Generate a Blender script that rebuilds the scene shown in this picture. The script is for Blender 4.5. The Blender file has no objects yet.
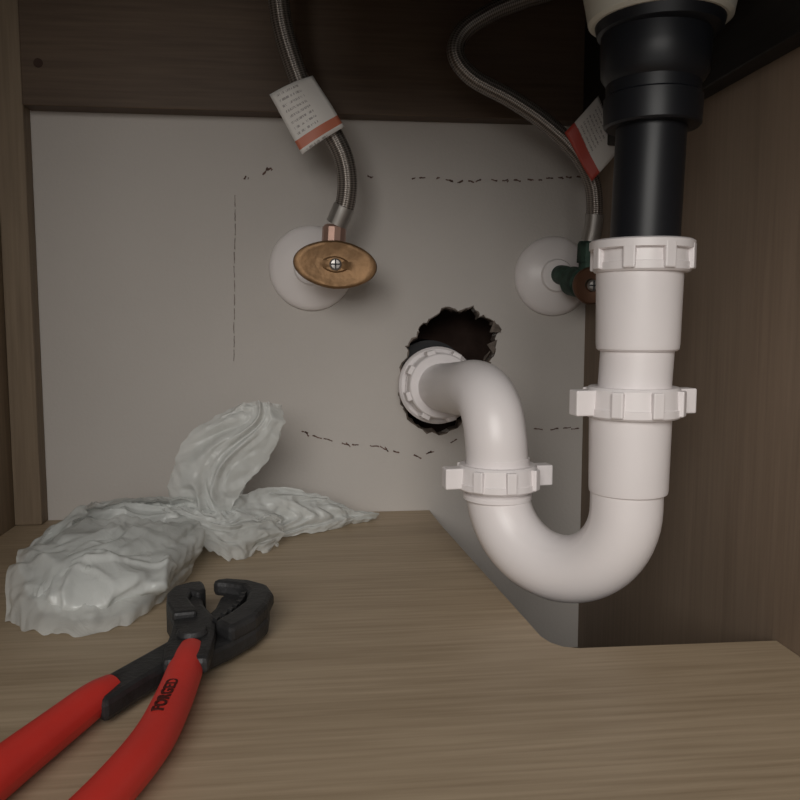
import bpy, bmesh, math, random
from mathutils import Vector, Matrix, noise
random.seed(7)
sc=bpy.context.scene
sc.view_settings.view_transform='Standard'
COL=sc.collection

# ------------------------------------------------------------ materials
def new_mat(name):
    m=bpy.data.materials.new(name);m.use_nodes=True
    nt=m.node_tree;b=nt.nodes['Principled BSDF'];return m,nt,b
def N(nt,t,**kw):
    n=nt.nodes.new(t)
    for k,v in kw.items():
        if k in n.inputs.keys(): n.inputs[k].default_value=v
        else: setattr(n,k,v)
    return n
def plain(name,col,rough=.5,metal=0,spec=.5,nscale=0,namt=.0,bump=0,bscale=200,coat=0):
    m,nt,b=new_mat(name)
    b.inputs['Roughness'].default_value=rough;b.inputs['Metallic'].default_value=metal
    b.inputs['Specular IOR Level'].default_value=spec;b.inputs['Coat Weight'].default_value=coat
    tc=N(nt,'ShaderNodeTexCoord')
    nz=N(nt,'ShaderNodeTexNoise',Scale=nscale or 20,Detail=5.0)
    nt.links.new(tc.outputs['Object'],nz.inputs['Vector'])
    cr=N(nt,'ShaderNodeValToRGB')
    a=1-namt;c=1+namt
    cr.color_ramp.elements[0].position=.3;cr.color_ramp.elements[1].position=.7
    cr.color_ramp.elements[0].color=(col[0]*a,col[1]*a,col[2]*a,1)
    cr.color_ramp.elements[1].color=(col[0]*c,col[1]*c,col[2]*c,1)
    nt.links.new(nz.outputs['Fac'],cr.inputs['Fac']);nt.links.new(cr.outputs['Color'],b.inputs['Base Color'])
    if bump:
        n2=N(nt,'ShaderNodeTexNoise',Scale=bscale,Detail=4.0)
        nt.links.new(tc.outputs['Object'],n2.inputs['Vector'])
        bp=N(nt,'ShaderNodeBump',Strength=bump,Distance=.002)
        nt.links.new(n2.outputs['Fac'],bp.inputs['Height']);nt.links.new(bp.outputs['Normal'],b.inputs['Normal'])
    return m
def wood(name,dark,light,grain='X',rough=.55,scale=1.0):
    m,nt,b=new_mat(name)
    tc=N(nt,'ShaderNodeTexCoord')
    def stretched(lo,hi):
        mp=N(nt,'ShaderNodeMapping')
        s={'X':(lo,hi,hi),'Y':(hi,lo,hi),'Z':(hi,hi,lo)}[grain]
        mp.inputs['Scale'].default_value=s
        nt.links.new(tc.outputs['Object'],mp.inputs['Vector']);return mp
    m1=stretched(2*scale,22*scale);m2=stretched(14*scale,330*scale)
    n1=N(nt,'ShaderNodeTexNoise',Scale=1.0,Detail=6.0,Distortion=.6)
    n2=N(nt,'ShaderNodeTexNoise',Scale=1.0,Detail=4.0,Distortion=.1)
    nt.links.new(m1.outputs[0],n1.inputs['Vector']);nt.links.new(m2.outputs[0],n2.inputs['Vector'])
    mx=N(nt,'ShaderNodeMath',operation='MULTIPLY_ADD');mx.inputs[1].default_value=.5
    ml=N(nt,'ShaderNodeMath',operation='MULTIPLY');ml.inputs[1].default_value=.5
    nt.links.new(n1.outputs['Fac'],ml.inputs[0])
    nt.links.new(n2.outputs['Fac'],mx.inputs[0]);nt.links.new(ml.outputs[0],mx.inputs[2])
    cr=N(nt,'ShaderNodeValToRGB')
    cr.color_ramp.elements[0].position=.36;cr.color_ramp.elements[1].position=.64
    cr.color_ramp.elements[0].color=(*dark,1);cr.color_ramp.elements[1].color=(*light,1)
    nt.links.new(mx.outputs[0],cr.inputs['Fac']);nt.links.new(cr.outputs['Color'],b.inputs['Base Color'])
    b.inputs['Roughness'].default_value=rough;b.inputs['Specular IOR Level'].default_value=.3
    bp=N(nt,'ShaderNodeBump',Strength=.12,Distance=.001)
    nt.links.new(n2.outputs['Fac'],bp.inputs['Height']);nt.links.new(bp.outputs['Normal'],b.inputs['Normal'])
    return m

M_floor=wood('oak_laminate',(.33,.25,.165),(.49,.385,.27),'X',rough=.48)
M_side=wood('side_panel_wood',(.215,.158,.114),(.275,.205,.15),'Z')
M_left=wood('left_panel_wood',(.19,.14,.095),(.27,.205,.14),'Z')
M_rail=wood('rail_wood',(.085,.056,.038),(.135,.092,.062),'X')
M_nearblack=wood('near_black_wood',(.012,.010,.009),(.02,.017,.015),'Y')
M_wall=plain('drywall_white',(.55,.515,.485),.85,0,.2,6,.03,.15,400)
M_pvc=plain('white_pvc',(.82,.775,.78),.34,0,.5,30,.02,.04,60)
M_black=plain('black_abs',(.010,.011,.014),.38,0,.35,30,.1)
M_esc=plain('white_escutcheon',(.86,.81,.80),.35,0,.5,20,.03)
M_brass=plain('aged_brass',(.25,.145,.07),.5,.6,.5,60,.28,.3,150)
M_green=plain('corroded_brass',(.035,.07,.052),.6,.4,.5,120,.5,.4,300)
M_copper=plain('copper_end',(.50,.32,.26),.4,.6,.5,60,.15)
M_oldcop=plain('old_copper_handle',(.15,.075,.045),.5,.6,.5,60,.2)
M_screw=plain('zinc_screw',(.4,.38,.36),.35,.7,.5,60,.1)
M_steel=plain('dark_steel',(.045,.045,.047),.52,.5,.4,90,.3,.25,400)
M_red=plain('red_grip',(.64,.040,.030),.48,0,.35,30,.06,.05,300)
M_ink=plain('ink',(.15,.095,.08),.9,0,.1,200,.4)
M_black_ink=plain('grip_print',(.06,.008,.006),.6,0,.3,200,.2)
M_pencil=plain('pencil',(.24,.20,.18),.9,0,.1,200,.3)
M_torn=plain('torn_gypsum',(.17,.14,.12),.95,0,.1,150,.5,.6,300)
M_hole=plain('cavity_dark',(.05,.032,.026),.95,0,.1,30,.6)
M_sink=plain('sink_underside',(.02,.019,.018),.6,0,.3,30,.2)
M_strain=plain('strainer_ring',(.55,.53,.46),.5,0,.4,30,.06)
M_ground=plain('subfloor',(.10,.08,.06),.8,0,.2,20,.2)
def braid():
    m,nt,b=new_mat('braided_steel')
    uv=N(nt,'ShaderNodeUVMap');sp=N(nt,'ShaderNodeSeparateXYZ');nt.links.new(uv.outputs[0],sp.inputs[0])
    def wave(sgn):
        a=N(nt,'ShaderNodeMath',operation='MULTIPLY');a.inputs[1].default_value=2*math.pi*7*sgn
        nt.links.new(sp.outputs['X'],a.inputs[0])
        c=N(nt,'ShaderNodeMath',operation='MULTIPLY_ADD');c.inputs[1].default_value=2100
        nt.links.new(sp.outputs['Y'],c.inputs[0]);nt.links.new(a.outputs[0],c.inputs[2])
        s=N(nt,'ShaderNodeMath',operation='SINE');nt.links.new(c.outputs[0],s.inputs[0]);return s
    s1=wave(1);s2=wave(-1)
    mm=N(nt,'ShaderNodeMath',operation='MULTIPLY');nt.links.new(s1.outputs[0],mm.inputs[0]);nt.links.new(s2.outputs[0],mm.inputs[1])
    cr=N(nt,'ShaderNodeValToRGB');mr=N(nt,'ShaderNodeMapRange');mr.inputs['From Min'].default_value=-1
    nt.links.new(mm.outputs[0],mr.inputs['Value']);nt.links.new(mr.outputs[0],cr.inputs['Fac'])
    cr.color_ramp.elements[0].position=.15;cr.color_ramp.elements[1].position=.8
    cr.color_ramp.elements[0].color=(.10,.088,.078,1);cr.color_ramp.elements[1].color=(.36,.32,.29,1)
    nt.links.new(cr.outputs[0],b.inputs['Base Color'])
    b.inputs['Metallic'].default_value=.6;b.inputs['Roughness'].default_value=.32
    bp=N(nt,'ShaderNodeBump',Strength=.5,Distance=.0006);nt.links.new(mr.outputs[0],bp.inputs['Height']);nt.links.new(bp.outputs[0],b.inputs['Normal'])
    return m
M_braid=braid()
def tagmat(name,stripe,lo,hi,axis):
    m,nt,b=new_mat(name)
    uv=N(nt,'ShaderNodeUVMap');sp=N(nt,'ShaderNodeSeparateXYZ');nt.links.new(uv.outputs[0],sp.inputs[0])
    br=N(nt,'ShaderNodeMath',operation='MULTIPLY');br.inputs[1].default_value=11
    other='X' if axis=='Y' else 'Y'
    nt.links.new(sp.outputs[axis],br.inputs[0])
    fr=N(nt,'ShaderNodeMath',operation='FRACT');nt.links.new(br.outputs[0],fr.inputs[0])
    gt=N(nt,'ShaderNodeMath',operation='GREATER_THAN');gt.inputs[1].default_value=.6;nt.links.new(fr.outputs[0],gt.inputs[0])
    mp=N(nt,'ShaderNodeMapping');mp.inputs['Scale'].default_value=(9,45,1) if axis=='X' else (45,9,1)
    nt.links.new(uv.outputs[0],mp.inputs[0])
    nz=N(nt,'ShaderNodeTexNoise',Scale=1.0,Detail=2.0);nt.links.new(mp.outputs[0],nz.inputs['Vector'])
    g2=N(nt,'ShaderNodeMath',operation='GREATER_THAN');g2.inputs[1].default_value=.5;nt.links.new(nz.outputs['Fac'],g2.inputs[0])
    mu=N(nt,'ShaderNodeMath',operation='MULTIPLY');nt.links.new(gt.outputs[0],mu.inputs[0]);nt.links.new(g2.outputs[0],mu.inputs[1])
    c1=N(nt,'ShaderNodeMath',operation='GREATER_THAN');c1.inputs[1].default_value=.12;nt.links.new(sp.outputs[other],c1.inputs[0])
    c2=N(nt,'ShaderNodeMath',operation='LESS_THAN');c2.inputs[1].default_value=.62;nt.links.new(sp.outputs[other],c2.inputs[0])
    c3=N(nt,'ShaderNodeMath',operation='MULTIPLY');nt.links.new(c1.outputs[0],c3.inputs[0]);nt.links.new(c2.outputs[0],c3.inputs[1])
    c4=N(nt,'ShaderNodeMath',operation='MULTIPLY');nt.links.new(c3.outputs[0],c4.inputs[0]);nt.links.new(mu.outputs[0],c4.inputs[1])
    mix=N(nt,'ShaderNodeMix',data_type='RGBA');mix.inputs['A'].default_value=(.74,.71,.68,1);mix.inputs['B'].default_value=(.36,.33,.32,1)
    nt.links.new(c4.outputs[0],mix.inputs['Factor'])
    a=N(nt,'ShaderNodeMath',operation='GREATER_THAN');a.inputs[1].default_value=lo;nt.links.new(sp.outputs[axis],a.inputs[0])
    c=N(nt,'ShaderNodeMath',operation='LESS_THAN');c.inputs[1].default_value=hi;nt.links.new(sp.outputs[axis],c.inputs[0])
    d=N(nt,'ShaderNodeMath',operation='MULTIPLY');nt.links.new(a.outputs[0],d.inputs[0]);nt.links.new(c.outputs[0],d.inputs[1])
    mix2=N(nt,'ShaderNodeMix',data_type='RGBA');mix2.inputs['B'].default_value=(*stripe,1)
    nt.links.new(mix.outputs['Result'],mix2.inputs['A']);nt.links.new(d.outputs[0],mix2.inputs['Factor'])
    nt.links.new(mix2.outputs['Result'],b.inputs['Base Color']);b.inputs['Roughness'].default_value=.5
    return m
M_tag1=tagmat('paper_tag_orange',(.55,.17,.10),.78,.93,'Y')
M_tag2=tagmat('paper_tag_red',(.50,.07,.05),-.1,.26,'X')
def bagmat(name,transp,k=1.0):
    m,nt,b=new_mat(name)
    b.inputs['Base Color'].default_value=(.78,.80,.785,1);b.inputs['Roughness'].default_value=.26
    tc=N(nt,'ShaderNodeTexCoord');nz=N(nt,'ShaderNodeTexNoise',Scale=60.0,Detail=4.0,Distortion=1.0)
    nt.links.new(tc.outputs['Object'],nz.inputs['Vector'])
    last=None
    for sc_,st,di,wf,an in ((42,.40*k,.003,.030,.28),(90,.35*k,.0014,.016,.4)):
        mx=N(nt,'ShaderNodeVectorMath',operation='MULTIPLY_ADD')
        mx.inputs[1].default_value=(wf,wf,wf)
        nt.links.new(nz.outputs['Color'],mx.inputs[0]);nt.links.new(tc.outputs['Object'],mx.inputs[2])
        mp=N(nt,'ShaderNodeMapping');mp.inputs['Rotation'].default_value=(.3,.2,.7);mp.inputs['Scale'].default_value=(1,an,1)
        nt.links.new(mx.outputs[0],mp.inputs[0])
        vo=N(nt,'ShaderNodeTexVoronoi',Scale=float(sc_));vo.feature='F1';nt.links.new(mp.outputs[0],vo.inputs['Vector'])
        bp=N(nt,'ShaderNodeBump',Strength=st,Distance=di);nt.links.new(vo.outputs['Distance'],bp.inputs['Height'])
        if last: nt.links.new(last.outputs[0],bp.inputs['Normal'])
        last=bp
    nt.links.new(last.outputs[0],b.inputs['Normal'])
    tl=N(nt,'ShaderNodeBsdfTranslucent',Color=(.8,.82,.8,1));nt.links.new(last.outputs[0],tl.inputs['Normal'])
    tr=N(nt,'ShaderNodeBsdfTransparent')
    m1=N(nt,'ShaderNodeMixShader');m1.inputs[0].default_value=.25
    nt.links.new(b.outputs[0],m1.inputs[1]);nt.links.new(tl.outputs[0],m1.inputs[2])
    m2=N(nt,'ShaderNodeMixShader');m2.inputs[0].default_value=transp
    nt.links.new(m1.outputs[0],m2.inputs[1]);nt.links.new(tr.outputs[0],m2.inputs[2])
    nt.links.new(m2.outputs[0],nt.nodes['Material Output'].inputs[0])
    return m
M_bag=bagmat('thin_white_plastic',.36)
M_bagsolid=bagmat('layered_white_plastic',.14,.8)

# ------------------------------------------------------------ mesh helpers
def link(ob,parent=None):
    COL.objects.link(ob)
    if parent: ob.parent=parent
    return ob
def empty(name,loc=(0,0,0)):
    e=bpy.data.objects.new(name,None);e.empty_display_size=.02;e.location=loc;COL.objects.link(e)
    bpy.context.view_layer.update();return e
def mesh(name,vs,fs,mat,parent=None,smooth=False,uvs=None,bevel=0,sharp=None):
    me=bpy.data.meshes.new(name);me.from_pydata([tuple(v) for v in vs],[],fs)
    me.materials.append(mat)
    if uvs:
        ul=me.uv_layers.new(name='UVMap')
        for l in me.loops: ul.data[l.index].uv=uvs[l.vertex_index]
    bm=bmesh.new();bm.from_mesh(me);bmesh.ops.recalc_face_normals(bm,faces=bm.faces);bm.to_mesh(me);bm.free()
    if smooth: me.shade_smooth()
    if sharp: me.set_sharp_from_angle(angle=math.radians(sharp))
    ob=bpy.data.objects.new(name,me);link(ob,parent)
    if bevel:
        md=ob.modifiers.new('bev','BEVEL');md.width=bevel;md.segments=2;md.limit_method='ANGLE'
    return ob
def box(name,a,b,mat,parent=None,bevel=.0008):
    x0,y0,z0=a;x1,y1,z1=b
    vs=[(x,y,z) for x in(x0,x1) for y in(y0,y1) for z in(z0,z1)]
    fs=[(0,1,3,2),(4,6,7,5),(0,4,5,1),(2,3,7,6),(0,2,6,4),(1,5,7,3)]
    return mesh(name,vs,fs,mat,parent,bevel=bevel)
def frame(axis):
    a=Vector(axis).normalized()
    t=Vector((0,0,1)) if abs(a.z)<.9 else Vector((0,1,0))
    u=t.cross(a).normalized();v=a.cross(u);return u,v,a
def lathe(name,prof,origin,axis,mat,parent=None,seg=48,sharp=35,scale=(1,1)):
    u,v,a=frame(axis);o=Vector(origin);vs=[];fs=[]
    for r,h in prof:
        for i in range(seg):
            t=2*math.pi*i/seg
            vs.append(o+a*h+u*r*scale[0]*math.cos(t)+v*r*scale[1]*math.sin(t))
    for j in range(len(prof)-1):
        for i in range(seg):
            k=(i+1)%seg;fs.append((j*seg+i,j*seg+k,(j+1)*seg+k,(j+1)*seg+i))
    if prof[0][0]>1e-5: fs.append(tuple(range(seg))[::-1])
    if prof[-1][0]>1e-5: fs.append(tuple(range((len(prof)-1)*seg,len(prof)*seg)))
    ob=mesh(name,vs,fs,mat,parent,smooth=True,sharp=sharp);return ob
def catmull(pts,n=10):
    P=[Vector(p) for p in pts];P=[2*P[0]-P[1]]+P+[2*P[-1]-P[-2]];o=[]
    for i in range(1,len(P)-2):
        for k in range(n):
            t=k/n;a,b,c,d=P[i-1:i+3]
            o.append(.5*((2*b)+(c-a)*t+(2*a-5*b+4*c-d)*t*t+(-a+3*b-3*c+d)*t**3))
    o.append(P[-2]);return o
def tube(name,pts,rad,mat,parent=None,seg=24,n=10,flat=None,spl=True,cap=True):
    c=catmull(pts,n) if spl else [Vector(p) for p in pts]
    if isinstance(rad,(int,float)): R=[rad]*len(c)
    else:
        rr=catmull([(r,0,0) for r in rad],n);R=[max(q.x,.0003) for q in rr]
    vs=[];uv=[];fs=[];L=0
    prev=None
    for i,p in enumerate(c):
        t=(c[min(i+1,len(c)-1)]-c[max(i-1,0)]).normalized()
        if prev is None:
            u=Vector((0,0,1)).cross(t)
            if u.length<.2:u=Vector((0,1,0)).cross(t)
            u.normalize()
        else:
            u=prev-t*prev.dot(t);u.normalize()
        prev=u;v=t.cross(u)
        if i: L+=(c[i]-c[i-1]).length
        f=flat or (1,1)
        for k in range(seg+1):
            a=2*math.pi*k/seg
            vs.append(p+u*R[i]*f[0]*math.cos(a)+v*R[i]*f[1]*math.sin(a));uv.append((k/seg,L))
    w=seg+1
    for i in range(len(c)-1):
        for k in range(seg):
            fs.append((i*w+k,i*w+k+1,(i+1)*w+k+1,(i+1)*w+k))
    if cap:
        fs.append(tuple(range(seg))[::-1]);fs.append(tuple((len(c)-1)*w+k for k in range(seg)))
    ob=mesh(name,vs,fs,mat,parent,smooth=True,uvs=uv,sharp=50);return ob
def prism(name,poly,z0,z1,mat,parent=None,bevel=.0015):
    n=len(poly);vs=[(x,y,z0) for x,y in poly]+[(x,y,z1) for x,y in poly]
    fs=[tuple(range(n))[::-1],tuple(range(n,2*n))]+[(i,(i+1)%n,(i+1)%n+n,i+n) for i in range(n)]
    ob=mesh(name,vs,fs,mat,parent,bevel=bevel);return ob
def slipnut(name,origin,axis,r,h,mat,parent,lugs=10,out=.003,big=None,rot=0,wide=.0036):
    lathe(name+'_ring',[(r*.8,0),(r-.001,0),(r,.001),(r,h*.3),(r-.0005,h*.32),(r-.001,h-.0012),(r-.002,h),(r*.8,h)],origin,axis,mat,parent)
    u,v,a=frame(axis);o=Vector(origin)
    vs=[];fs=[]
    for i in range(lugs):
        t=2*math.pi*i/lugs+rot
        e=out;wd=wide;hh=(h*.08,h*.92)
        if big and i in big: e=big[i];wd=.0048
        d=u*math.cos(t)+v*math.sin(t);s=-u*math.sin(t)+v*math.cos(t)
        k=len(vs)
        for dr in(-.003,e):
            for ds in(-wd,wd):
                for dh in hh: vs.append(o+d*(r+dr)+s*ds+a*dh)
        fs+=[tuple(k+q for q in f) for f in [(0,1,3,2),(4,6,7,5),(0,4,5,1),(2,3,7,6),(0,2,6,4),(1,5,7,3)]]
    mesh(name+'_lugs',vs,fs,mat,parent,bevel=.0008)

# ------------------------------------------------------------ room shell
fl=[(-.228,0),(.098,0),(.0985,-.02),(.1005,-.06),(.114,-.272),(.1165,-.280),(.121,-.2855),(.128,-.288),(.2285,-.290),(.2285,-.60),(-.228,-.60)]
prism('floor',fl,-.016,0,M_floor,bevel=.0006)
box('floor_base',(-.26,-.62,-.135),(.26,.05,-.125),M_ground)
cu=bpy.data.curves.new('wb','CURVE');cu.dimensions='2D';cu.fill_mode='BOTH';cu.extrude=.006
def spl(pts):
    s=cu.splines.new('POLY');s.points.add(len(pts)-1)
    for p,q in zip(s.points,pts): p.co=(q[0],q[1],0,1)
    s.use_cyclic_u=True
spl([(-.24,-.13),(.24,-.13),(.24,.46),(-.24,.46)])
hole=[(111,169),(122,165),(133,168),(139,161),(150,158),(157,150),(151,143),(153,133),(146,124),(148,114),(140,104),(136,92),(131,82),(121,70),(108,64),(96,66),(83,76),(76,88),(72,97),(76,107),(73,117),(80,128),(79,136),(86,144),(90,153),(99,158)]
hp=[]
for i,(x,z) in enumerate(hole):
    x2,z2=hole[(i+1)%len(hole)]
    for k in range(4):
        t=k/4;hp.append((((x+(x2-x)*t)+random.uniform(-1.3,1.3))/1000,((z+(z2-z)*t)+random.uniform(-1.3,1.3))/1000))
spl(hp[::-1])
tmp=bpy.data.objects.new('wb',cu);tmp.rotation_euler=(math.radians(90),0,0);tmp.location=(0,.006,0);COL.objects.link(tmp)
bpy.context.view_layer.update()
me=bpy.data.meshes.new_from_object(tmp.evaluated_get(bpy.context.evaluated_depsgraph_get()))
me.transform(tmp.matrix_world);me.name='wall_back';me.materials.clear();me.materials.append(M_wall)
wb=bpy.data.objects.new('wall_back',me);COL.objects.link(wb)
bpy.data.objects.remove(tmp)
cx,cz=.112,.115
vs=[];fs=[];n=len(hp)
for i,(x,z) in enumerate(hp):
    d=Vector((x-cx,z-cz)).normalized()
    o=random.uniform(.0004,.002);inn=random.uniform(-.001,.0025)
    vs+=[(x+d.x*o,-.0004,z+d.y*o),(x,-.0010,z),(x-d.x*inn,.006,z-d.y*inn),(x-d.x*inn*.6,.0115,z-d.y*inn*.6)]
for i in range(n):
    k=(i+1)%n
    for j in range(3): fs.append((i*4+j,k*4+j,k*4+j+1,i*4+j+1))
mesh('torn_drywall_edge',vs,fs,M_torn,wb)
fs=[];vs=[]
for (a,b,c,y) in [((151,158),(157,148),(147,148),-.002),((154,142),(151,130),(145,138),-.002),((143,128),(148,133),(141,119),.003),((76,100),(84,92),(80,104),.003)]:
    k=len(vs)
    vs+=[(a[0]/1000,-.0006,a[1]/1000),(b[0]/1000,-.001,b[1]/1000),(c[0]/1000,y,c[1]/1000)];fs.append((k,k+1,k+2))
fk=mesh('torn_paper_flaps',vs,fs,M_torn,wb);md=fk.modifiers.new('s','SOLIDIFY');md.thickness=.0005
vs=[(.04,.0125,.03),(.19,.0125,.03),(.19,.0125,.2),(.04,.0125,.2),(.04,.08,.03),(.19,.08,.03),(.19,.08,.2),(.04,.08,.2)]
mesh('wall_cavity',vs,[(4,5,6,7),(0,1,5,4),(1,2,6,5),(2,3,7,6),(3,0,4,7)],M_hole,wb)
lathe('drain_stub',[(.033,0),(.033,.05),(.024,.05),(.024,.0)],(.101,.075,.108),(0,-1,0),M_black,wb)
vs=[];fs=[]
def stroke(x,z,l,ang,w=.0007,j=.0004):
    a=math.radians(ang);d=Vector((math.cos(a),math.sin(a)));nn=Vector((-d.y,d.x));k=len(vs);S=5
    off=0
    for i in range(S+1):
        t=i/S-.5;off+=random.uniform(-j,j)
        p=Vector((x,z))+d*l*t+nn*off;ww=w*random.uniform(.5,1.2)
        vs.append((p.x+nn.x*ww,-.0004,p.y+nn.y*ww));vs.append((p.x-nn.x*ww,-.0004,p.y-nn.y*ww))
    for i in range(S): fs.append((k+2*i,k+2*i+1,k+2*i+3,k+2*i+2))
for x,z,l,a in [(-49,269,3,80),(-33,274,7,55),(-30,276,4,20),(49,272,4,-10),(84,271,3,10),(91,271,5,-5),(104,271,3,20),(113,270,6,-15),(122,269,5,15),(131,270,5,-5),(137,270,5,30),(150,271,5,0),(159,271,5,10),(169,271,6,-12),(180,272,5,5),(188,272,3,20),(196,273,6,0),(205,274,4,10),(212,275,5,0),(221,275,5,5)]:
    stroke(x/1000,z/1000,l/1000,a,.0007)
    if random.random()<.4: stroke(x/1000+.002,z/1000-.0008,l*.4/1000,a+30,.0005)
low=[(-5,67),(5,63),(14,61),(28,57),(36,56),(52,55),(60,53),(70,50),(88,46),(97,49),(118,58),(132,63),(145,64),(160,65),(172,66),(190,67),(204,67),(215,67),(222,67)]
for i,(x,z) in enumerate(low):
    a=-18 if x<95 else (30 if x<130 else 3)
    stroke(x/1000,z/1000,random.uniform(.005,.008),a+random.uniform(-8,8),.0006)
    if i%3==0 and x<130: stroke(x/1000+.002,z/1000-.001,.005,a-35,.0006)
mesh('marker_dashes',vs,fs,M_ink,wb)
vs=[];fs=[]
for z in range(126,256,11): stroke(-.0605+(z-126)*.00003,z/1000+.004,.009,90,.00035,.0002)
mesh('pencil_line',vs,fs,M_pencil,wb)
box('wall_left',(-.246,-.60,-.125),(-.228,.0,.45),M_left)
box('wall_right',(.2285,-.60,-.125),(.2465,.0,.45),M_side)
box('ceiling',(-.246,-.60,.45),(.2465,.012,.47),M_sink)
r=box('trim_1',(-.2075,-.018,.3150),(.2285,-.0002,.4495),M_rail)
lathe('screw_hole',[(.0028,0),(.0034,.0004),(.0015,.0006)],(-.195,-.0178,.345),(0,-1,0),M_hole,r)
box('trim_2',(-.2278,-.016,.0003),(-.2078,-.0002,.4495),M_left)
box('trim_3',(.2165,-.58,.2845),(.2283,-.0185,.4495),M_nearblack)  # near-black board over the upper band of the right side panel

# ------------------------------------------------------------ sink bowl + drain
sk=empty('kitchen_sink',(.10,-.36,.34))
def par(e,objs):
    for o in objs:
        o.parent=e;o.matrix_parent_inverse=e.matrix_world.inverted()
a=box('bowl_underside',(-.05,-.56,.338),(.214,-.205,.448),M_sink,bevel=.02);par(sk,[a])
dr=empty('sink_drain_pipe')
Y0=-.255
lathe('strainer_cup',[(.0325,.3035),(.0345,.305),(.0362,.314),(.0375,.320),(.0380,.3375)],(.1735,Y0,0),(0,0,1),M_strain,dr)
lathe('locknut',[(.027,.2975),(.0300,.299),(.0312,.3035),(.030,.3045)],(.1735,Y0,0),(0,0,1),M_black,dr)
lathe('tail_coupling',[(.0222,.2735),(.0240,.2755),(.0262,.279),(.0268,.290),(.0265,.298)],(.1718,Y0,0),(0,0,1),M_black,dr)
lathe('black_nut',[(.019,.2535),(.0226,.2535),(.0236,.2545),(.0240,.262),(.0240,.2680),(.0230,.2690),(.0230,.2745)],(.1713,Y0,0),(0,0,1),M_black,dr)
tube('tailpiece',[(.1690,Y0,.19),(.1710,Y0,.256)],.0172,M_black,dr,seg=40)

# ------------------------------------------------------------ P-trap
tp=empty('p_trap')
slipnut('top_nut',(.1680,Y0,.1820),(0,0,1),.0242,.0155,M_pvc,tp,lugs=8,out=.0018,rot=.15,wide=.0030)
lathe('nut_collar',[(.0248,0),(.0260,.0005),(.0260,.0042),(.0248,.005)],(.1678,Y0,.1930),(0,0,1),M_pvc,tp)
lathe('extension_hub',[(.0195,.1425),(.0206,.1435),(.0209,.146),(.0216,.1835)],(.1670,Y0,0),(0,0,1),M_pvc,tp)
tube('extension_tube',[(.1655,Y0,.115),(.1670,Y0,.1445)],.0184,M_pvc,tp,seg=40)
slipnut('mid_nut',(.1655,Y0,.1085),(0,0,1),.0245,.0155,M_pvc,tp,lugs=8,out=.0018,big={0:.0092,4:.0088},rot=.1,wide=.0030)
lathe('trap_socket',[(.0190,.0685),(.0199,.0692),(.0202,.071),(.0208,.109)],(.1642,Y0,0),(0,0,1),M_pvc,tp)
A=Vector((.1635,-.255,0));B=Vector((.109,-.195,0));mid=(A+B)/2;h=(A-B)/2;rr=h.length
pts=[A+Vector((0,0,.072)),A+Vector((0,0,.066))]
for i in range(0,33):
    t=math.pi*i/32
    pts.append(mid+h*math.cos(t)+Vector((0,0,.0605-rr*math.sin(t))))
pts+=[B+Vector((0,0,.063)),B+Vector((0,0,.078))]
tube('u_bend',pts,.0186,M_pvc,tp,seg=40,spl=False)
lathe('bend_bead',[(.0192,.0),(.0202,.0008),(.0202,.003),(.0192,.004)],(.109,-.195,.053),(0,0,1),M_pvc,tp)
slipnut('trap_nut',(.109,-.195,.0595),(0,0,1),.0240,.0145,M_pvc,tp,lugs=8,out=.0018,big={0:.0088,4:.0088},rot=.1,wide=.0030)
ep=[(.1085,-.195,.066),(.1085,-.195,.078),(.1075,-.1945,.091),(.1065,-.189,.1035),(.1050,-.177,.112),(.103,-.158,.1150),(.1015,-.125,.1125),(.1005,-.08,.109),(.100,-.02,.1055),(.100,.03,.103)]
tube('trap_arm',ep,.0182,M_pvc,tp,seg=40)
ax=Vector((.0005,-.998,.06)).normalized()
slipnut('wall_nut',Vector((.1005,-.026,.1065)),ax,.0262,.020,M_pvc,tp,lugs=8,out=.0022,rot=.3)
lathe('wall_nut_flange',[(.022,-.009),(.0300,-.009),(.0308,-.007),(.0308,-.001),(.0290,.001),(.022,.001)],Vector((.1005,-.024,.1065)),ax,M_pvc,tp)
lathe('wall_adapter',[(.026,-.06),(.026,-.006),(.02,-.006)],Vector((.1005,-.024,.1065)),ax,M_pvc,tp)

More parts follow.
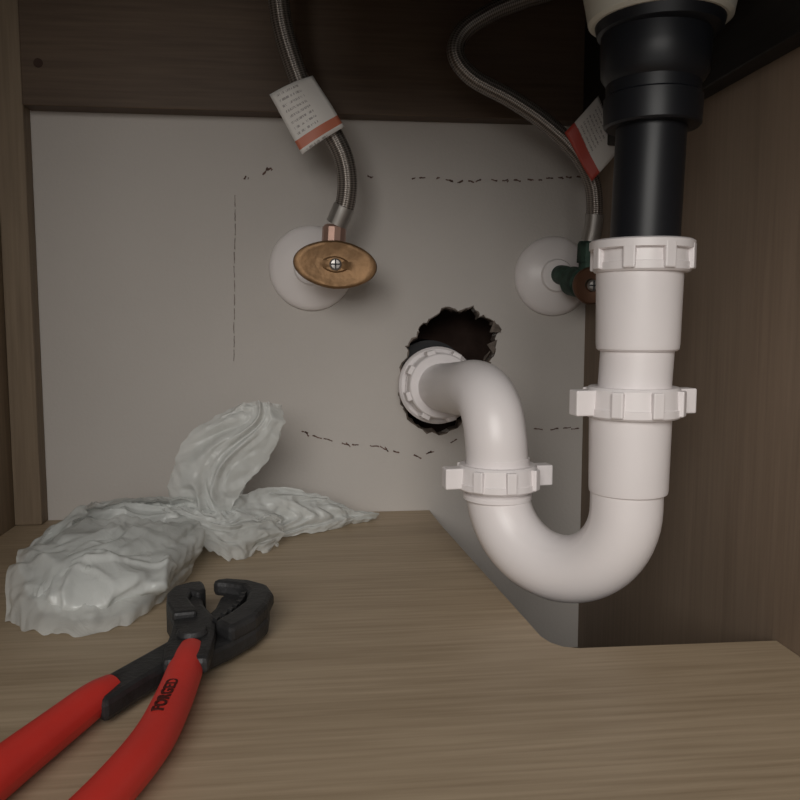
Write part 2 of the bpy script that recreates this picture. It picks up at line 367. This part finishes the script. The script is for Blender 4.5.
# ------------------------------------------------------------ valves
def valve(x,z,dx,dz,hx,hy,rot,bodymat,handlemat,hY,escR):
    e=empty('shutoff_valve')
    lathe('escutcheon',[(escR,0.0005),(escR,.002),(escR*.97,.0045),(escR*.86,.0075),(escR*.6,.0105),(escR*.42,.0125),(escR*.38,.015),(.009,.0155)],(x,0,z),(0,-1,0),M_esc,e)
    tube('stub_out',[(x,.01,z),(x+dx*.2,-.02,z),(x+dx*.6,-.036,z+dz*.6)],.0078,bodymat,e)
    d=Vector((dx*.4,-.022,dz*.4))
    o=Vector((x+dx*.5,-.030,z+dz*.5))
    lathe('valve_body',[(.0095,0),(.0115,.002),(.0115,.016),(.009,.019),(.007,.024),(.0055,.030),(.0055,abs(hY)-.028)],o,d,bodymat,e,seg=32)
    hc=Vector((x+dx,hY,z+dz))
    u=Vector((math.cos(rot),0,math.sin(rot)));v=Vector((-math.sin(rot),0,math.cos(rot)));w=Vector((0,-1,0))
    prof=[(0,.0),(.35,.0),(.85,.0),(.97,.0015),(1.0,.004),(.97,.0062),(.90,.0070),(.80,.0066),(.5,.0056),(.34,.0054),(.28,.0068),(0,.0070)]
    vs=[];fs=[];S=56
    for q,hh in prof:
        for i in range(S):
            t=2*math.pi*i/S
            ex=math.copysign(abs(math.cos(t))**.95,math.cos(t));ey=math.sin(t)
            vs.append(hc+u*hx*q*ex+v*hy*q*ey*(1-.08*abs(ex))+w*hh)
    for j in range(len(prof)-1):
        for i in range(S):
            k=(i+1)%S;fs.append((j*S+i,j*S+k,(j+1)*S+k,(j+1)*S+i))
    mesh('oval_handle',vs,fs,handlemat,e,smooth=True,sharp=45)
    lathe('handle_screw',[(.0001,.0),(.0042,.0),(.0044,.0012),(.0032,.0026),(.0001,.003)],hc+w*.0068,(0,-1,0),M_screw,e)
    box('screw_slot',(hc.x-.0034,hc.y-.0102,hc.z-.0005),(hc.x+.0034,hc.y-.0094,hc.z+.0005),M_steel,e,bevel=0)
    box('screw_slot_cross',(hc.x-.0005,hc.y-.0102,hc.z-.0034),(hc.x+.0005,hc.y-.0094,hc.z+.0034),M_steel,e,bevel=0)
    return e
v1=valve(.002,.199,.017,-.001,.0305,.0175,math.radians(-5),M_brass,M_brass,-.058,.0335)
v2=valve(.200,.194,.0125,-.010,.0145,.0145,math.radians(-20),M_green,M_oldcop,-.054,.0325)
lathe('outlet',[(.0075,0),(.0075,.014),(.0088,.014),(.0088,.026),(.0070,.028)],(.0175,-.047,.200),(.06,0,1),M_copper,v1,seg=12,sharp=25)
lathe('outlet',[(.0065,0),(.0065,.012),(.0080,.012),(.0080,.026),(.0070,.028)],(.2125,-.047,.190),(.02,0,1),M_green,v2,seg=12,sharp=25)

# ------------------------------------------------------------ hoses
def hose(pts,r,name='braided_supply_hose'):
    e=empty(name)
    tube('braided_tube',pts,r,M_braid,e,seg=20,n=14)
    return e
h1=hose([(-.021,-.075,.4480),(-.0195,-.072,.410),(-.019,-.068,.381),(-.0145,-.064,.354),(-.001,-.060,.317),(.012,-.058,.300),(.0245,-.056,.278),(.0285,-.054,.259),(.0265,-.051,.241),(.0210,-.048,.230)],.0072)
tube('crimp_sleeve',[(.0262,-.0512,.241),(.024,-.050,.236),(.0207,-.048,.2285)],.0080,M_screw,h1,seg=24)
h2=hose([(.205,-.085,.405),(.175,-.078,.390),(.151,-.074,.3825),(.129,-.072,.3735),(.110,-.070,.3605),(.105,-.070,.345),(.117,-.070,.330),(.145,-.068,.317),(.171,-.066,.302),(.196,-.063,.282),(.211,-.058,.261),(.2155,-.053,.239),(.2145,-.049,.219)],.0062)
tube('crimp_sleeve',[(.2156,-.0528,.238),(.2152,-.051,.228),(.2140,-.049,.2185)],.0070,M_screw,h2,seg=24)
def tag(name,c,yb,bulge,mat,parent):
    A,B,Cc,D=[Vector((p[0]/1000,yb,p[1]/1000)) for p in c]
    S=14;vs=[];uv=[];fs=[]
    for i in range(S+1):
        for j in range(S+1):
            u=i/S;v=j/S
            p=(A*(1-u)+B*u)*(1-v)+(D*(1-u)+Cc*u)*v
            p.y-=bulge*math.sin(math.pi*u)*(.7+.3*math.sin(v*5))
            p.y-=.0008*math.sin(v*7+u*4)
            vs.append(p);uv.append((u,v))
    w=S+1
    for i in range(S):
        for j in range(S): fs.append((i*w+j,i*w+j+1,(i+1)*w+j+1,(i+1)*w+j))
    o=mesh(name,vs,fs,mat,parent,smooth=True,uvs=uv)
    md=o.modifiers.new('s','SOLIDIFY');md.thickness=.0005;return o
tag('paper_tag',[(-26,314),(4,328),(26,294),(-4,274)],-.0690,.004,M_tag1,h1)
tag('paper_tag',[(185,293),(210,320),(227,282),(206,259)],-.0715,.003,M_tag2,h2)

# ------------------------------------------------------------ pliers
pl=empty('pliers')
armA=[(-80,-345),(-70,-326),(-60,-309),(-47,-303),(-37,-291),(-27,-276),(-22,-262),(-22,-246),(-26,-232),(-34,-224),(-46,-221),(-49,-230),(-50,-246),(-54,-260),(-60,-272),(-68,-288),(-76,-302),(-92,-330)]
armB=[(-63,-318),(-65,-302),(-65,-287),(-66,-274),(-72,-256),(-74,-242),(-70,-232),(-62,-230),(-57,-238),(-54,-252),(-48,-266),(-45,-279),(-44,-292),(-44,-318)]
def rough(poly): return [(x/1000,y/1000) for x,y in poly]
prism('steel_arm_1',rough(armA),.0025,.0120,M_steel,pl,bevel=.0025)
prism('steel_arm_2',rough(armB),.0085,.0165,M_steel,pl,bevel=.0025)
jawA=[(-37,-291),(-27,-276),(-22,-260),(-20,-244),(-24,-230),(-34,-221),(-46,-217),(-53,-219),(-53,-224),(-46,-226),(-37,-231),(-33,-241),(-34,-255),(-40,-270),(-46,-280)]
prism('jaw_1',rough(jawA),.010,.0185,M_steel,pl,bevel=.0025)
jawB=[(-66,-272),(-72,-256),(-74,-242),(-72,-231),(-65,-225),(-59,-224),(-57,-229),(-55,-238),(-58,-243),(-62,-240),(-62,-250),(-57,-262),(-55,-270)]
prism('jaw_2',rough(jawB),.0025,.0195,M_steel,pl,bevel=.0025)
lathe('pivot_bolt',[(.0068,0),(.0070,.001),(.0060,.0028),(.0001,.003)],(-.0545,-.291,.0160),(0,0,1),M_steel,pl,seg=24)
vs=[];fs=[]
for i in range(7):
    t=i/6;x=-.0345-.010*t*t;y=-.241-.034*t
    k=len(vs);d=Vector((-.8,.2,0)).normalized();s=Vector((.2,.8,0)).normalized()*.0020
    o=Vector((x,y,0))
    for z in(.0110,.0175): vs+=[o+s+Vector((0,0,z)),o-s+Vector((0,0,z)),o+d*.0030+Vector((0,0,z))]
    fs+=[(k,k+1,k+2),(k+3,k+5,k+4),(k,k+3,k+4,k+1),(k+1,k+4,k+5,k+2),(k+2,k+5,k+3,k)]
mesh('jaw_teeth',vs,fs,M_steel,pl)
tube('red_grip_1',[(-.082,-.326,.0090),(-.0865,-.336,.0088),(-.0945,-.358,.0086),(-.1035,-.384,.0086),(-.112,-.412,.0086),(-.119,-.442,.0086),(-.122,-.458,.0086)],[.0056,.0070,.0075,.0080,.0083,.0084,.005],M_red,pl,seg=28)
tube('red_grip_2',[(-.0535,-.300,.0120),(-.0538,-.312,.0110),(-.0550,-.340,.0090),(-.0575,-.370,.0086),(-.0640,-.398,.0086),(-.0725,-.425,.0086),(-.0810,-.452,.0086),(-.085,-.464,.0086)],[.0062,.0073,.0076,.0077,.0076,.0078,.0080,.005],M_red,pl,seg=28)
tc=bpy.data.curves.new('grip_lettering','FONT');tc.body='FORGED';tc.size=.0062;tc.extrude=.0004;tc.align_x='CENTER';tc.align_y='CENTER';tc.offset=.00015;tc.space_character=1.1
to=bpy.data.objects.new('grip_lettering',tc);tc.materials.append(M_black_ink)
to.location=(-.0558,-.350,.0163);to.rotation_euler=(0,0,math.radians(86));link(to,pl)

# ------------------------------------------------------------ plastic bag
bag=empty('plastic_bag')
def lobe(spine,wid,hgt,flatdir,seed,folds=5,depth=.10,seg=64,n=16):
    c=catmull(spine,n);W=[max(q.x,.001) for q in catmull([(w,0,0) for w in wid],n)];H=[max(q.x,.001) for q in catmull([(w,0,0) for w in hgt],n)]
    vs=[];fs=[]
    for i,p in enumerate(c):
        t=(c[min(i+1,len(c)-1)]-c[max(i-1,0)]).normalized()
        u=Vector(flatdir).cross(t).normalized();v=t.cross(u).normalized()
        for k in range(seg):
            a=2*math.pi*k/seg
            nz=noise.noise(Vector((math.cos(a)*folds*.45,math.sin(a)*folds*.45,i*.05+seed*9)))
            f=1+depth*2*nz
            vs.append(p+u*W[i]*math.cos(a)*f+v*H[i]*math.sin(a)*f)
    for i in range(len(c)-1):
        for k in range(seg):
            q=(k+1)%seg;fs.append((i*seg+k,i*seg+q,(i+1)*seg+q,(i+1)*seg+k))
    fs.append(tuple(range(seg))[::-1]);fs.append(tuple(range((len(c)-1)*seg,len(c)*seg)))
    return vs,fs
V=[];F=[]
def add(*a,**k):
    v,f=lobe(*a,**k);o=len(V);V.extend(v);F.extend([tuple(o+i for i in q) for q in f])
UP=(0,0,1)
add([(-.078,-.112,.014),(-.094,-.140,.015),(-.108,-.172,.015),(-.117,-.200,.014),(-.120,-.220,.012),(-.120,-.233,.007)],[.010,.022,.031,.035,.030,.010],[.009,.013,.015,.015,.012,.004],UP,1)
add([(-.072,-.090,.013),(-.098,-.086,.015),(-.126,-.094,.016),(-.147,-.122,.016),(-.154,-.158,.014),(-.150,-.198,.010)],[.010,.016,.019,.019,.016,.008],[.010,.015,.018,.017,.014,.005],UP,2)
add([(-.110,-.075,.014),(-.085,-.088,.017),(-.060,-.088,.016),(-.038,-.080,.012)],[.012,.018,.017,.008],[.012,.016,.014,.007],UP,3)
sack=mesh('sack',V,F,M_bagsolid,bag)
md=sack.modifiers.new('r','REMESH');md.mode='VOXEL';md.voxel_size=.0011
bpy.context.view_layer.update()
me=bpy.data.meshes.new_from_object(sack.evaluated_get(bpy.context.evaluated_depsgraph_get()))
sack.modifiers.clear();sack.data=me
me.materials.clear();me.materials.append(M_bagsolid)
def tri(x):
    x=x-math.floor(x);return 4*abs(x-.5)-1
def crease(x):   # narrow pinched ridges with wide smooth panels between
    x=x-math.floor(x);d=abs(x-.5)*2
    return max(0,1-d*2.6)**1.3
K=Vector((-.068,-.092,.016))
FD=[(Vector((.9,.3,.3)),34,.0020,.6),(Vector((-.3,.8,.5)),46,.0017,.8),(Vector((.5,-.6,.6)),66,.0013,.9),(Vector((.2,.9,-.3)),98,.0008,1.0),(Vector((.8,-.3,.4)),140,.0006,1.0),(Vector((-.5,-.5,.7)),190,.0004,1.0)]
def crumple(p):
    d=p-K;th=math.atan2(d.y,d.x);r=d.length
    w=noise.noise(p*16);rr_=min(1,r/.05)
    # gathers fanning out of the knot
    h=.0034*rr_*crease(th*1.9+w*.7+.2)+.0026*rr_*crease(th*3.7+w*1.0+noise.noise(p*30)*.25)
    h+=.0015*rr_*crease(th*7.9+w*1.6)-.0018
    # oblique pinches
    for i,(dd,f,a,wq) in enumerate(FD):
        q=p+Vector((noise.noise(p*24+dd*7),noise.noise(p*24+dd*11),noise.noise(p*24+dd*3)))*.012*wq
        m=max(0,min(1,.25+2.2*noise.noise(p*30+dd*20)))
        h+=a*.85*m*(crease(q.dot(dd)*f)*1.4-.3)
    dx=(p.x+.122)/.024;dy=(p.y+.120)/.010
    h-=.013*math.exp(-dx*dx-dy*dy)
    return h
bm=bmesh.new();bm.from_mesh(me)
for _ in range(8): bmesh.ops.smooth_vert(bm,verts=bm.verts,factor=.5,use_axis_x=True,use_axis_y=True,use_axis_z=True)
bm.normal_update()
hs=[(v,v.normal.copy(),crumple(v.co)) for v in bm.verts]
for v,nn,hh in hs:
    v.co+=nn*hh
    if v.co.z<.0005: v.co.z=.0005
bm.to_mesh(me);bm.free();me.shade_smooth()
def sheet(name,Lp,Rp,amp,nf,seed,mat,n=22,m=80,bulge=0,nd=None,ragged=1.0):
    a=catmull(Lp,n);b=catmull(Rp,n);vs=[];fs=[];rows=len(a)
    for i in range(rows):
        u=i/(rows-1)
        L,R=a[i],b[i];s=(R-L)
        for j in range(m+1):
            v=j/m
            p=L+s*v
            t=(a[min(i+1,rows-1)]+b[min(i+1,rows-1)]-a[max(i-1,0)]-b[max(i-1,0)])
            nn=s.cross(t).normalized()
            if nd and nn.dot(Vector(nd))<0: nn=-nn
            w=noise.noise(Vector((u*2.6,v*2,seed)))
            w2=noise.noise(Vector((u*5,v*4,seed+8)))
            f=tri(v*nf+w*1.6+seed)*.55+tri(v*nf*2.1+w*2.6+u*1.4)*.25+tri(u*4+v*2+w*3)*.35*max(0,.5+1.5*noise.noise(Vector((u*4,v*4,seed+5))))
            env=.35+.65*math.sin(math.pi*min(1,max(0,v)))
            g=0
            for dd,fr,aa,wq in FD[1:]:
                mk=max(0,min(1,.4+2*noise.noise(p*40+dd*9)))
                g+=aa*mk*tri((p+Vector((w,w2,-w))*.012*wq).dot(dd)*fr)
            p=p+nn*(amp*f*env+bulge*math.sin(math.pi*v)+g*.8)
            e=ragged*(noise.noise(Vector((u*9,seed,3)))*.0034+noise.noise(Vector((u*25,seed,3)))*.0014)*abs(2*v-1)**2
            p+=s.normalized()*e*(1 if v>.5 else -1)
            if p.z<.0006: p.z=.0006
            vs.append(p)
    w=m+1
    for i in range(rows-1):
        for j in range(m): fs.append((i*w+j,i*w+j+1,(i+1)*w+j+1,(i+1)*w+j))
    return mesh(name,vs,fs,mat,bag,smooth=True)
F_=(0,-1,0)
sheet('tied_handle_front',[(-.088,-.088,.010),(-.099,-.088,.034),(-.096,-.088,.055),(-.083,-.086,.080),(-.066,-.083,.091),(-.050,-.080,.0995)],
      [(-.056,-.090,.012),(-.055,-.094,.028),(-.043,-.094,.046),(-.026,-.090,.068),(-.018,-.086,.086),(-.020,-.082,.0985)],.0045,2.1,1.3,M_bag,bulge=.007,nd=F_)
sheet('tied_handle_rear',[(-.084,-.080,.010),(-.093,-.072,.034),(-.090,-.068,.055),(-.078,-.068,.076),(-.063,-.072,.088),(-.047,-.078,.097)],
      [(-.058,-.080,.010),(-.052,-.072,.030),(-.040,-.070,.050),(-.024,-.070,.072),(-.020,-.074,.086),(-.021,-.080,.095)],.005,1.8,4.1,M_bag,bulge=-.006,nd=F_)
sheet('tail_upper',[(-.062,-.086,.030),(-.045,-.070,.034),(-.020,-.056,.033),(.010,-.046,.023),(.030,-.036,.011),(.050,-.029,.003)],
      [(-.060,-.104,.006),(-.044,-.094,.003),(-.022,-.078,.002),(.008,-.062,.001),(.028,-.046,.001),(.050,-.031,.001)],.0045,1.6,2.2,M_bagsolid,bulge=.006,nd=(0,-1,.6))
sheet('tail_rear',[(-.062,-.060,.004),(-.045,-.046,.003),(-.020,-.036,.002),(.010,-.028,.002),(.030,-.026,.002),(.050,-.027,.001)],
      [(-.062,-.086,.029),(-.045,-.070,.033),(-.020,-.056,.032),(.010,-.046,.022),(.030,-.036,.010),(.050,-.029,.003)],.004,2.4,6.2,M_bagsolid,nd=(0,1,.6))
sheet('loose_film',[(-.100,-.108,.034),(-.080,-.118,.034),(-.058,-.116,.028),(-.036,-.100,.024),(-.022,-.088,.020)],
      [(-.092,-.140,.026),(-.070,-.136,.012),(-.052,-.128,.002),(-.036,-.116,.001),(-.024,-.102,.001)],.0040,1.6,3.3,M_bag,bulge=.005,nd=(0,-1,1),ragged=1.6)
sheet('front_film',[(-.164,-.150,.022),(-.144,-.150,.033),(-.120,-.148,.036),(-.098,-.140,.033),(-.080,-.120,.030)],
      [(-.160,-.224,.001),(-.143,-.241,.001),(-.118,-.246,.001),(-.090,-.228,.001),(-.076,-.160,.001)],.0030,1.7,5.3,M_bag,bulge=.013,nd=(0,-1,1),ragged=1.8)
sheet('rear_film',[(-.170,-.165,.006),(-.168,-.125,.010),(-.150,-.090,.012),(-.120,-.070,.014),(-.085,-.068,.014)],
      [(-.142,-.165,.034),(-.140,-.132,.040),(-.125,-.112,.040),(-.102,-.104,.038),(-.080,-.100,.036)],.0030,1.7,9.1,M_bag,bulge=.006,nd=(0,.3,1),ragged=1.8)

# ------------------------------------------------------------ camera, light
cd=bpy.data.cameras.new('cam');cam=bpy.data.objects.new('cam',cd);COL.objects.link(cam)
cd.sensor_width=36;cd.lens=36;cd.clip_start=.01
cam.location=(0,-.65,.158);cam.rotation_euler=(math.radians(90-5.7),0,-math.radians(6.42));sc.camera=cam
w=bpy.data.worlds.new('w');sc.world=w;w.use_nodes=True
w.node_tree.nodes['Background'].inputs[0].default_value=(1,.96,.91,1);w.node_tree.nodes['Background'].inputs[1].default_value=.44
def area(name,loc,tgt,size,en,col):
    l=bpy.data.lights.new(name,'AREA');l.size=size;l.energy=en;l.color=col
    o=bpy.data.objects.new(name,l);COL.objects.link(o);o.location=loc
    o.rotation_euler=(Vector(tgt)-Vector(loc)).to_track_quat('-Z','Y').to_euler()
area('kitchen_light',(-.30,-1.9,.80),(0,0,.1),1.0,20,(1,.97,.92))
